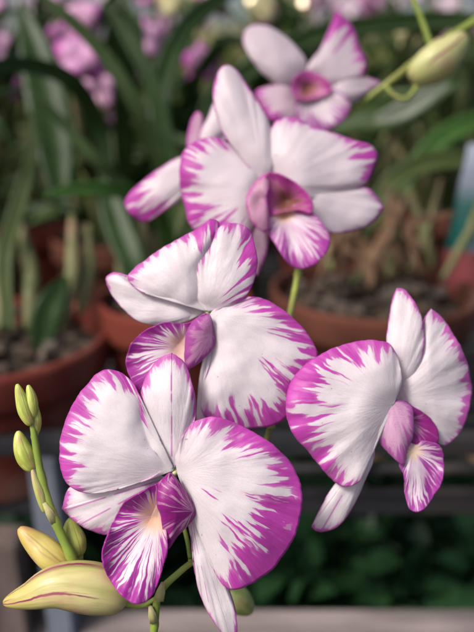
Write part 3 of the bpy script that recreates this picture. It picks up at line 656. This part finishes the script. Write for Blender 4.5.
# ---- second pot
cM = P(176, 335, .54)
tM = thing('potted_orchid', 'orchid with long grey green strap leaves in the pot hidden by the middle flower', 'potted orchid', cM - Vector((0, 0, .13)), ROWS)
cM.z = ZR; pot_parts(tM, cM, .062, .12, TERRA, rnd)
leaf(tM, [(172, 300, .54, 4), (168, 200, .52, 6), (154, 150, .50, 7), (132, 98, .48, 7.5), (100, 50, .47, 7), (66, 16, .46, 6), (36, -8, .455, 3), (10, -24, .45, 1)], LEAFS[1], label='long arching grey green strap leaf')
leaf(tM, [(176, 300, .56, 5), (176, 200, .56, 7), (165, 130, .555, 8), (148, 75, .55, 8), (124, 30, .55, 7), (105, 5, .55, 2)], LEAFS[0])
leaf(tM, [(170, 300, .55, 4), (158, 220, .52, 5), (128, 190, .50, 6), (96, 160, .48, 6), (62, 122, .47, 5), (32, 92, .46, 2), (22, 84, .46, .6)], LEAFS[1])
leaf(tM, [(176, 300, .55, 5), (165, 225, .50, 6), (140, 196, .46, 7), (105, 189, .44, 7.5), (70, 190, .43, 6), (42, 196, .425, 1)], LEAFS[2], label='bright green leaf with its tip to the left')
leaf(tM, [(182, 300, .56, 6), (172, 200, .58, 9), (160, 120, .60, 11), (166, 70, .61, 12), (188, 25, .62, 10), (225, -5, .63, 7), (260, -25, .63, 2)], LEAFS[0], label='wide dark leaf arching right')
leaf(tM, [(188, 300, .56, 6), (200, 230, .56, 14), (188, 190, .56, 16), (170, 235, .555, 10), (158, 262, .55, 3)], LEAFS[3])
leaf(tM, [(150, 330, .52, 6), (135, 270, .52, 13), (120, 230, .53, 15), (110, 200, .54, 12), (102, 170, .55, 3)], LEAFS[0])
for (a, b, r) in [((150, 330, .54), (140, 210, .56), .0045), ((120, 320, .55), (112, 200, .6), .004), ((185, 320, .56), (175, 200, .58), .004)]:
    cane(tM, P(*a), P(*b), r)
# ---- right pot
cR = P(374, 272, .545); cR.z = ZR
tR = thing('potted_orchid', 'orchid in the large brown pot behind the right hand flower with dry brown canes', 'potted orchid', cR - Vector((0, 0, .13)), ROWS)
pot_parts(tR, cR, .086, .125, TERRA2, rnd)
leaf(tR, [(350, 250, .6, 4), (318, 190, .56, 8), (310, 130, .52, 18), (350, 112, .50, 22), (395, 110, .49, 20), (430, 96, .48, 12), (455, 82, .475, 4)], LEAFS[1], label='broad grey green leaf below the upper bud')
leaf(tR, [(375, 120, .478, 4), (400, 112, .474, 10), (425, 98, .47, 9), (448, 84, .468, 2)], LEAFS[4], label='pale leaf end')
leaf(tR, [(360, 250, .6, 5), (385, 190, .6, 9), (420, 165, .6, 11), (460, 160, .6, 9), (500, 170, .6, 3)], LEAFS[3])
leaf(tR, [(380, 250, .62, 5), (400, 190, .62, 9), (440, 140, .62, 11), (480, 120, .62, 9), (520, 115, .62, 3)], LEAFS[2])
leaf(tR, [(180, 300, .60, 5), (205, 120, .60, 9), (250, 70, .59, 10), (310, 38, .58, 10), (380, 24, .57, 9), (450, 20, .56, 8), (500, 20, .55, 2)], LEAFS[0], label='long dark leaf behind the topmost flower')
for i in range(15):
    x = 318 + i * 8.5 + rnd.uniform(-5, 5); y0 = 275 + rnd.uniform(-8, 12); d = .53 + rnd.uniform(-.03, .04)
    cane(tR, P(x, y0, d), P(x + rnd.uniform(-45, 45), y0 - rnd.uniform(30, 105), d + rnd.uniform(-.01, .05)), rnd.uniform(.0018, .0042), rnd.choice([HUSK, HUSK, CANE]), 1.2)
for i in range(9):
    x = 330 + i * 12 + rnd.uniform(-5, 5); d = .53 + rnd.uniform(-.03, .04); yy = 245 + rnd.uniform(-30, 20)
    leaf(tR, [(x, yy + 25, d, 3), (x + rnd.uniform(-20, 20), yy, d, 5), (x + rnd.uniform(-40, 40), yy - 15, d, 1)], HUSK, name='dry_leaf')
# ================================================================== ROWS BEHIND
places = [  # x px, depth, blossom kind, blossoms, label
    (-40, .78, 0, 0, 'leafy potted orchid at the far left edge in the second row'),
    (40, .86, 1, 3, 'potted orchid with pink blossoms behind the broad dark leaf'),
    (120, .80, 0, 3, 'potted orchid with magenta blossoms among the strap leaves'),
    (215, .90, 1, 2, 'potted orchid behind the tall white sepal'),
    (330, .84, 2, 0, 'potted orchid behind the large brown pot'),
    (430, .90, 3, 2, 'potted orchid above the printed bag'),
    (10, 1.20, 1, 5, 'potted orchid with pink blossoms in the third row far left'),
    (100, 1.25, 0, 6, 'potted orchid with many magenta blossoms upper left in the third row'),
    (200, 1.20, 3, 4, 'potted orchid with cream blossoms at top centre'),
    (290, 1.30, 1, 6, 'potted orchid with pink blossoms between the two blurred flowers'),
    (390, 1.20, 2, 6, 'potted orchid with white blossoms above the upper bud'),
    (480, 1.25, 1, 6, 'potted orchid with pink blossoms at the upper right corner'),
    (50, 1.75, 2, 8, 'distant potted orchid with white blossoms at the upper left'),
    (150, 1.80, 1, 8, 'distant potted orchid with pink blossoms left of centre'),
    (250, 1.75, 3, 8, 'distant potted orchid with yellowish blossoms at the centre'),
    (345, 1.85, 2, 8, 'distant potted orchid with white blossoms right of centre'),
    (440, 1.80, 1, 8, 'distant potted orchid with pink blossoms at the right'),
]
for i, (x, d, kind, nb, lab) in enumerate(places):
    rn = random.Random(100 + i)
    p0 = P(x, 300, d); c = Vector((p0.x, p0.y, ZR + rn.uniform(-.01, .01)))
    big = d > 1.5
    if big: c.z = ZR - .02
    t = thing('potted_orchid', lab, 'potted orchid', c - Vector((0, 0, .13)), 'blurred orchids in the rows behind')
    pot_parts(t, c, .075, .13, rn.choice([TERRA, TERRA2]), rn, 40)
    H = .30 if d < 1 else (.34 if not big else (.40 if x > 120 else .30))
    nl = 22 if d < 1 else 20
    for k in range(nl):
        a = rn.uniform(0, 6.28); r0 = rn.uniform(0, .04); o = c + Vector((r0 * math.cos(a), r0 * math.sin(a), -.005))
        z1 = H * rn.uniform(.12, .85); out = rn.uniform(.05, .15)
        dr = Vector((math.cos(a), math.sin(a), 0))
        q = [o, o + dr * out * .25 + Vector((0, 0, z1 * .6)), o + dr * out * .65 + Vector((0, 0, z1)), o + dr * out + Vector((0, 0, z1 * rn.uniform(.75, 1.1)))]
        ww = [.003, rn.uniform(.005, .010), rn.uniform(.005, .009), .001]
        leaf_world(t, [(v.x, v.y, v.z, w) for v, w in zip(q, ww)], LEAFS[rn.choice([0, 0, 1, 3, 3])], face=(dr + Vector((0, -.8, .6))), across=4)
    for k in range(5):
        a = rn.uniform(0, 6.28); o = c + Vector((.03 * math.cos(a), .03 * math.sin(a), -.01))
        cane(t, o, o + Vector((.05 * math.cos(a), .05 * math.sin(a), H * rn.uniform(.3, .6))), .0045)
    if nb:
        nb = {False: nb, True: nb * 2 + 2}[d > 1.5] if d > 1.5 else (nb + 9 if d > 1.1 else nb)
        a = rn.uniform(-.5, .5)
        for k in range(nb):
            bc = c + Vector((rn.uniform(-.13, .13), rn.uniform(-.10, .02), H * (rn.uniform(.45, 1.12) if d < 1 else rn.uniform(.72, 1.18))))
            blossom(t, bc, Vector((rn.uniform(-.6, .6), -1, rn.uniform(-.1, .4))), rn.uniform(.020, .030), BL[kind] if rn.random() < .75 else BL[2], rn)
            o = c + Vector((rn.uniform(-.02, .02), 0, 0)); m = o.lerp(bc, .6) + Vector((0, .02, .05))
            sp = spline([(o.x, o.y, o.z), (m.x, m.y, m.z), (bc.x, bc.y + .004, bc.z)], .02, False)
            V, F, A = tube_data([Vector(v) for v in sp], [.0014] * len(sp), 6)
            mesh_obj('flower_stem', V, F, STEM, t, {'pet': ('FLOAT_VECTOR', A)}, loc=o)
# pink blossoms seen between the left leaves
tP = thing('orchid_spray', 'hazy pink and magenta orchid blossoms between the strap leaves at upper left', 'orchid spray', P(80, 190, .80))
for i, (x, y, d, r, k) in enumerate([(64, 38, .74, .019, 0), (90, 55, .76, .018, 1), (76, 30, .80, .017, 1), (-2, 48, .8, .026, 1), (2, 88, .72, .024, 1), (96, 108, .78, .013, 1), (118, 92, .8, .012, 1), (134, 74, .82, .012, 1), (108, 120, .79, .010, 0), (30, 8, 1.0, .022, 2)]):
    blossom(tP, P(x, y, d), CAM - P(x, y, d) + Vector((rnd.uniform(-.3, .3), 0, rnd.uniform(-.2, .3))), r, BL[k], rnd)
    a, b = P(80, 190, .80), P(x, y, d + .004)
    m = a.lerp(b, .55) + Vector((0, .01, .02)); sp = spline([tuple(a), tuple(m), tuple(b)], .015, False)
    V, F, A = tube_data([Vector(v) for v in sp], [.0013] * len(sp), 6)
    mesh_obj('flower_stem', V, F, STEM, tP, {'pet': ('FLOAT_VECTOR', A)}, loc=a)
# ================================================================== PRINTED BAG AT THE RIGHT EDGE
t = NT('bag_print')
gx = t.n('SeparateXYZ', None, i0=t.attr('pet').outputs['Vector'])
u, v = gx.outputs[0], gx.outputs[1]
wv = t.noise(t.xyz(t.math('MULTIPLY', u, 2.0), t.math('MULTIPLY', v, 3.0)), 2, 2)
teal = t.math('MULTIPLY', t.mr(v, .80, .62), t.mr(t.math('ADD', u, t.math('MULTIPLY', t.math('SUBTRACT', wv, .5), .25)), .24, .16))
col = t.mix(teal, srgb(150, 158, 176), srgb(30, 98, 92))
redm = t.math('MULTIPLY', t.mr(v, .10, .13), t.mr(v, .36, .33))
col = t.mix(redm, col, srgb(165, 88, 92))
low = t.math('MULTIPLY', t.mr(v, .13, .10), t.mr(u, .35, .4))
col = t.mix(low, col, srgb(30, 98, 92))
low2 = t.math('MULTIPLY', t.mr(v, .13, .10), t.mr(u, .4, .35))
col = t.mix(low2, col, srgb(160, 78, 72))
pr = t.n('BsdfPrincipled', None, Base_Color=col, Roughness=.3)
t.surf(pr.outputs[0]); BAG = t.m
V, F, A = [], [], []
nu, nv = 14, 30
o = P(434, 300, .58); W, Hh = .085, .135
for side in (-1, 1):
    for j in range(nv + 1):
        for i in range(nu + 1):
            uu, vv = i / nu, j / nv
            th = .016 * (math.sin(math.pi * uu) * math.sin(math.pi * vv)) ** .5 + .0004
            V.append(o + Vector((W * uu + .014 * vv, side * th + .003 * noise.noise(Vector((uu * 3, vv * 5, side))), Hh * vv))); A.append((uu, vv, 0))
S0 = (nu + 1) * (nv + 1)
for j in range(nv):
    for i in range(nu):
        a = j * (nu + 1) + i
        F.append((a, a + 1, a + nu + 2, a + nu + 1)); F.append((S0 + a, S0 + a + nu + 1, S0 + a + nu + 2, S0 + a + 1))
bag = mesh_obj('printed_bag', V, F, BAG, None, {'pet': ('FLOAT_VECTOR', A)}, loc=o)
tag(bag, 'pale plastic bag printed teal and red at the right edge', 'bag')
bract(spray, (159, 600), (163, 582), 4.5); bract(spray, (154, 622), (150, 606), 4.0); bract(spray, (55, 522), (44, 503), 4.0, .2025); bract(spray, (272, 428), (268, 412), 3.5, .222)
bract(sp2, (432, 52), (440, 38), 6, .327)
# ================================================================== UNSEEN OVERHEAD NET, ADDED TO DARKEN THE ROWS BEHIND
t = NT('added_shade_net')
df = t.n('BsdfDiffuse', None, Color=(.03, .035, .03, 1)); tp = t.n('BsdfTransparent')
t.surf(t.n('MixShader', None, i0=.38, i1=tp.outputs[0], i2=df.outputs[0]).outputs[0])
V = [Vector((-2.6 + 5.2 * i / 12, -.22 + 5.2 * j / 12, 2.05 - .05 * math.sin(math.pi * (i % 3) / 3))) for j in range(13) for i in range(13)]
F = [(j * 13 + i, j * 13 + i + 1, (j + 1) * 13 + i + 1, (j + 1) * 13 + i) for j in range(12) for i in range(12)]
net = mesh_obj('added_shade_net', V, F, t.m, None, loc=Vector((0, 2.3, 2.05)))
tag(net, 'unseen dark green net added overhead to darken the nursery rows', 'shade net')
# ================================================================== BENCH
ZB = ZR - .13
WOODD = basic_mat('dark_slat', (.008, .009, .012), (.020, .020, .024), 30, .6, .3, .001, c3=(.035, .03, .03))
WOODP = basic_mat('weathered_wood', (.15, .125, .12), (.30, .25, .245), 20, .75, .4, .001, c3=(.10, .075, .07), stretch=(.3, 3, 3))
STEEL = basic_mat('grey_steel', (.13, .15, .19), (.20, .22, .27), 15, .5, .2, .001, c3=(.09, .09, .12))
def box(name, lo, hi, mat, parent, bev=.002, label=None):
    bm = bmesh.new(); bmesh.ops.create_cube(bm, size=1)
    c = (lo + hi) / 2; s = hi - lo
    for q in bm.verts: q.co = Vector((q.co.x * s.x, q.co.y * s.y, q.co.z * s.z))
    bmesh.ops.bevel(bm, geom=bm.edges[:], offset=bev, segments=2, affect='EDGES')
    me = bpy.data.meshes.new(name); bm.to_mesh(me); bm.free(); me.materials.append(mat)
    o = reg(bpy.data.objects.new(name, me), c, parent)
    if label: o['label'] = label
    return o
POSTW = basic_mat('damp_wood', (.075, .055, .05), (.15, .11, .10), 25, .75, .4, .001, c3=(.05, .045, .045), stretch=(3, 3, .4))
bench = thing('plant_bench', 'dark slatted nursery bench carrying the rows of pots', 'bench', Vector((0, 1.2, 0)))
BARM = basic_mat('bench_wire', (.010, .011, .014), (.03, .028, .03), 30, .5, .3, .001, c3=(.07, .055, .05))
for k in range(58):
    y = .425 + k * .034
    V, F, A = tube_data([Vector((-1.3, y, ZB - .005)), Vector((0, y, ZB - .0055)), Vector((1.3, y, ZB - .005))], [.0045] * 3, 8)
    mesh_obj('bar', V, F, BARM, bench, {'pet': ('FLOAT_VECTOR', A)}, loc=Vector((0, y, ZB)))
for k in range(14):
    x = -1.2 + k * .185
    box('cross_bar', Vector((x - .008, .4185, ZB - .026)), Vector((x + .008, 2.36, ZB - .0105)), WOODD, bench)
box('front_rail', Vector((-1.3, .404, ZB - .010)), Vector((1.3, .417, ZB - .001)), WOODD, bench)
for sx in (-1.15, 1.15):
    box('side_beam', Vector((sx - .02, .4185, ZB - .062)), Vector((sx + .02, 2.3, ZB - .0275)), WOODD, bench)
for sx in (-1.15, 1.15):
    for sy in (.45, 2.25): box('leg', Vector((sx - .019, sy - .019, 0)), Vector((sx + .019, sy + .019, ZB - .064)), STEEL, bench)
for i, (x, yy, a) in enumerate([(.10, .455, .4), (.19, .47, 2.0), (.03, .46, 1.2), (.24, .44, 2.9), (.15, .50, .9), (-.02, .50, 2.4)]):
    c = Vector((x, yy, ZB + .001)); dv = Vector((math.cos(a), math.sin(a), 0)); L = .028 + .006 * (i % 3)
    q = [c - dv * L, c - dv * L * .3 + Vector((0, 0, .006)), c + dv * L * .4 + Vector((0, 0, .007)), c + dv * L + Vector((0, 0, .002))]
    o = leaf_world(None, [(v.x, v.y, v.z, w_) for v, w_ in zip(q, [.001, .007, .006, .001])], HUSK, face=Vector((.1 * i - .2, -.2, 1)), name='dry_leaf')
    tag(o, 'curled brown dry leaf lying on the dark bench bars', 'leaf', 'dry leaves fallen on the bench')
# lower shelf frame in front
low = thing('shelf_frame', 'weathered pinkish wooden shelf rail with a grey steel post in the lower left', 'shelf', Vector((0, .4, 0)))
pa = P(237, 632, .50)
rail = box('rail', Vector((-.9, pa.y - .004, pa.z - .030)), Vector((.9, pa.y + .024, pa.z)), WOODP, low)
pb = P(42, 560, .44)
pr_ = P(237, 427, .418)
box('rail', Vector((-.9, .380, pr_.z - .030)), Vector((.9, .3985, pr_.z - .018)), WOODD, low)
box('post', Vector((pb.x - .011, .380, 0)), Vector((pb.x + .009, .402, pr_.z - .0305)), STEEL, low)
pc = P(8, 560, .46)
box('post', Vector((pc.x - .020, .376, 0)), Vector((pc.x + .006, .402, ZB - .016)), POSTW, low)
# ================================================================== LOW LEAFY PLANTS UNDER THE BENCH
LG = [leaf_mat('undergrowth_dark', (.008, .026, .012), (.017, .050, .020)), leaf_mat('undergrowth_mid', (.015, .05, .02), (.03, .085, .03))]
def shrub(c, rad, n, lab, rn):
    V, F, A = [], [], []
    for i in range(n):
        a = rn.uniform(0, 6.28); e = rn.uniform(.1, 1.35); rr = rad * rn.uniform(.45, 1.0)
        d = Vector((math.cos(a) * math.cos(e), math.sin(a) * math.cos(e), math.sin(e)))
        o = c + Vector((0, 0, .05)) + d * rr
        L = rn.uniform(.025, .05); W = L * .36
        t_ = (d + Vector((rn.uniform(-.7, .7), rn.uniform(-.7, .7), rn.uniform(-.8, .2)))).normalized()
        s_ = t_.cross(Vector((rn.uniform(-.4, .4), rn.uniform(-.4, .4), 1))).normalized(); nn = s_.cross(t_)
        b = len(V)
        for (q, w) in ((0, .1), (.3, .9), (.6, .85), (1, .03)):
            for vv in (-1, 0, 1):
                V.append(o + t_ * L * q + s_ * W * w * vv + nn * (abs(vv) * .2 * W - .25 * L * q * q)); A.append((q, vv, 0))
        for j in range(3):
            for kk in range(2): p = b + j * 3 + kk; F.append((p, p + 1, p + 4, p + 3))
    t = thing('leafy_plant', lab, 'foliage plant', c, 'leafy plants on the ground under the bench')
    mesh_obj('foliage', V, F, rn.choice(LG), t, {'pet': ('FLOAT_VECTOR', A)}, loc=c)
    for k in range(5):
        a = rn.uniform(0, 6.28)
        e = c + Vector((rad * .5 * math.cos(a), rad * .5 * math.sin(a), rad * .7))
        m = c.lerp(e, .5) + Vector((0, 0, .02))
        V2, F2, A2 = tube_data([c - Vector((0, 0, .0)), m, e], [.004, .003, .0015], 6)
        mesh_obj('stem', V2, F2, CANE, t, {'pet': ('FLOAT_VECTOR', A2)}, loc=c)
rn = random.Random(9)
sl = ['left of the grey post', 'under the striped lip', 'below the long sepal', 'right of the long sepal', 'below the right hand flower', 'in the lower right corner', 'behind, under the middle', 'behind, under the right pot', 'behind, beneath the left pot']
for i, (x, y, d) in enumerate([(20, 585, .64), (140, 580, .66), (215, 575, .70), (300, 575, .66), (385, 580, .68), (470, 575, .66), (200, 520, .9), (340, 520, .88), (60, 520, .9)]):
    p = P(x, y, d)
    shrub(Vector((p.x, p.y, p.z - .10)), .13, 480, 'dark green leafy plant ' + sl[i], rn)
# ================================================================== GROUND, FAR HEDGE
def sheet(name, lo, hi, z, mat, n=2):
    V = [Vector((lo[0] + (hi[0] - lo[0]) * i / n, lo[1] + (hi[1] - lo[1]) * j / n, z)) for j in range(n + 1) for i in range(n + 1)]
    F = [(j * (n + 1) + i, j * (n + 1) + i + 1, (j + 1) * (n + 1) + i + 1, (j + 1) * (n + 1) + i) for j in range(n) for i in range(n)]
    o = mesh_obj(name, V, F, mat, None, loc=Vector((0, 0, z))); return tag(o, kind='structure')
SOIL = basic_mat('dark_soil', (.020, .017, .014), (.05, .042, .034), 12, .95, .6, .01, c3=(.03, .035, .02))
sheet('ground', (-60, -60), (60, 60), 0, SOIL)
def tree(x, y, h, rad, mat, lab, rn, nleaf=2600, ls=.09):
    base = Vector((x, y, 0))
    t = thing('tree', lab, 'tree', base, 'trees beyond the orchid rows')
    path = [base + Vector((.05 * h * noise.noise(Vector((x, y, k))), .05 * h * noise.noise(Vector((y, x, k))), h * .85 * k / 6)) for k in range(7)]
    V, F, A = tube_data(path, [h * .028 * (1 - k / 8) for k in range(7)], 10)
    mesh_obj('trunk', V, F, CANE, t, {'pet': ('FLOAT_VECTOR', A)}, loc=base)
    V, F, A = [], [], []
    cl = [(Vector((rn.gauss(0, .45) * rad, rn.gauss(0, .45) * rad, h * rn.uniform(.12, 1.0))), rad * rn.uniform(.25, .5)) for _ in range(26)]
    for i in range(nleaf):
        cc, cr_ = rn.choice(cl)
        d = Vector((rn.gauss(0, 1), rn.gauss(0, 1), rn.gauss(0, 1))).normalized() * cr_ * rn.random() ** .4
        o = base + cc + d
        if o.z < .02: o.z = .02 + rn.random() * .3
        t_ = Vector((rn.uniform(-1, 1), rn.uniform(-1, 1), rn.uniform(-1, .5))).normalized(); s_ = t_.orthogonal().normalized()
        L = ls * rn.uniform(.6, 1.3); W = L * .3; b = len(V)
        V += [o, o + t_ * L * .5 + s_ * W, o + t_ * L, o + t_ * L * .5 - s_ * W]; A += [(0, 0, 0), (0, 1, 0), (1, 0, 0), (0, -1, 0)]
        F.append((b, b + 1, b + 2, b + 3))
    mesh_obj('crown', V, F, mat, t, {'pet': ('FLOAT_VECTOR', A)}, loc=base)
TG = [leaf_mat('crown_dark', (.02, .05, .02), (.05, .09, .03)), leaf_mat('crown_yellow', (.22, .20, .08), (.40, .34, .18)), leaf_mat('crown_mid', (.04, .08, .03), (.08, .12, .05))]
tl = ['far left green tree behind the rows', 'yellowish tree left of centre behind the rows', 'yellowish tree at the centre beyond the rows', 'yellow green tree right of centre beyond the rows', 'mid green tree at the right beyond the rows', 'mid green tree at the far right edge']
for i, (x, y, h, rd, mk) in enumerate([(-2.7, 5.2, 1.45, .8, 2), (-1.5, 5.8, 1.15, .8, 1), (-.2, 5.2, 1.35, .75, 1), (.9, 5.6, 1.5, .8, 1), (1.9, 5.0, 1.55, .8, 2), (3.0, 5.6, 1.6, .9, 2)]):
    tree(x, y, h, rd, TG[mk], tl[i], random.Random(40 + i))
# ---- hanging lamps at the top
BULB = NT('lit_bulb'); em = BULB.n('Emission', None, Color=(1, .78, .55, 1), Strength=3.2); BULB.surf(em.outputs[0])
CORD = basic_mat('cord_black', (.02, .02, .02), (.03, .03, .03), 20)
for i, (x, y, lab) in enumerate([(251, 2, 'lit warm bulb hanging at the top, left one of two'), (303, 3, 'lit warm bulb hanging at the top, right one of two')]):
    c = P(x, y - 1, 1.05); r = .0055
    t = thing('hanging_lamp', lab, 'lamp', c, 'bulbs hanging over the orchid rows')
    lathe('bulb', [(r * .05, -r)] + [(r * math.sin(R(a)), -r * math.cos(R(a))) for a in range(15, 150, 15)] + [(r * .45, r * .95), (r * .42, r * 1.2)], c, BULB.m, t, 24)
    lathe('socket', [(r * .5, r * 1.21), (r * .55, r * 1.3), (r * .55, r * 2.2), (r * .2, r * 2.5)], c, CORD, t, 16)
    lathe('cord', [(.003, r * 2.5), (.003, 1.0)], c, CORD, t, 8)
# ================================================================== LIGHT
w = bpy.data.worlds.new('World'); scene.world = w; w.use_nodes = True
nt = w.node_tree; nt.nodes.clear()
sky = nt.nodes.new('ShaderNodeTexSky'); sky.sky_type = 'NISHITA'; sky.sun_disc = False
EL, ROT = R(58), R(-35)
sky.sun_elevation = EL; sky.sun_rotation = ROT
sky.air_density = 1.0; sky.dust_density = 6.0; sky.ozone_density = 1.0
bg = nt.nodes.new('ShaderNodeBackground'); bg.inputs[1].default_value = .10
wo = nt.nodes.new('ShaderNodeOutputWorld')
nt.links.new(sky.outputs[0], bg.inputs[0]); nt.links.new(bg.outputs[0], wo.inputs[0])
sd = bpy.data.lights.new('sun', 'SUN'); sd.energy = 2.5; sd.angle = R(16); sd.color = (1, .96, .92)
so = bpy.data.objects.new('sun', sd); COL.objects.link(so)
# light arrives from up, left and slightly from behind the camera
dirv = Vector((-.62, -.42, .92)).normalized()
so.rotation_euler = dirv.to_track_quat('Z', 'Y').to_euler()
sky.sun_elevation = math.asin(dirv.z); sky.sun_rotation = math.atan2(dirv.x, dirv.y)
vs = scene.view_settings; vs.view_transform = 'Standard'; vs.look = 'None'; vs.gamma = 1; vs.exposure = 0.76
scene.cycles.use_denoising = True
scene.cycles.max_bounces = 8; scene.cycles.transparent_max_bounces = 8
scene.cycles.sample_clamp_indirect = 4
scene.cycles.use_adaptive_sampling = True
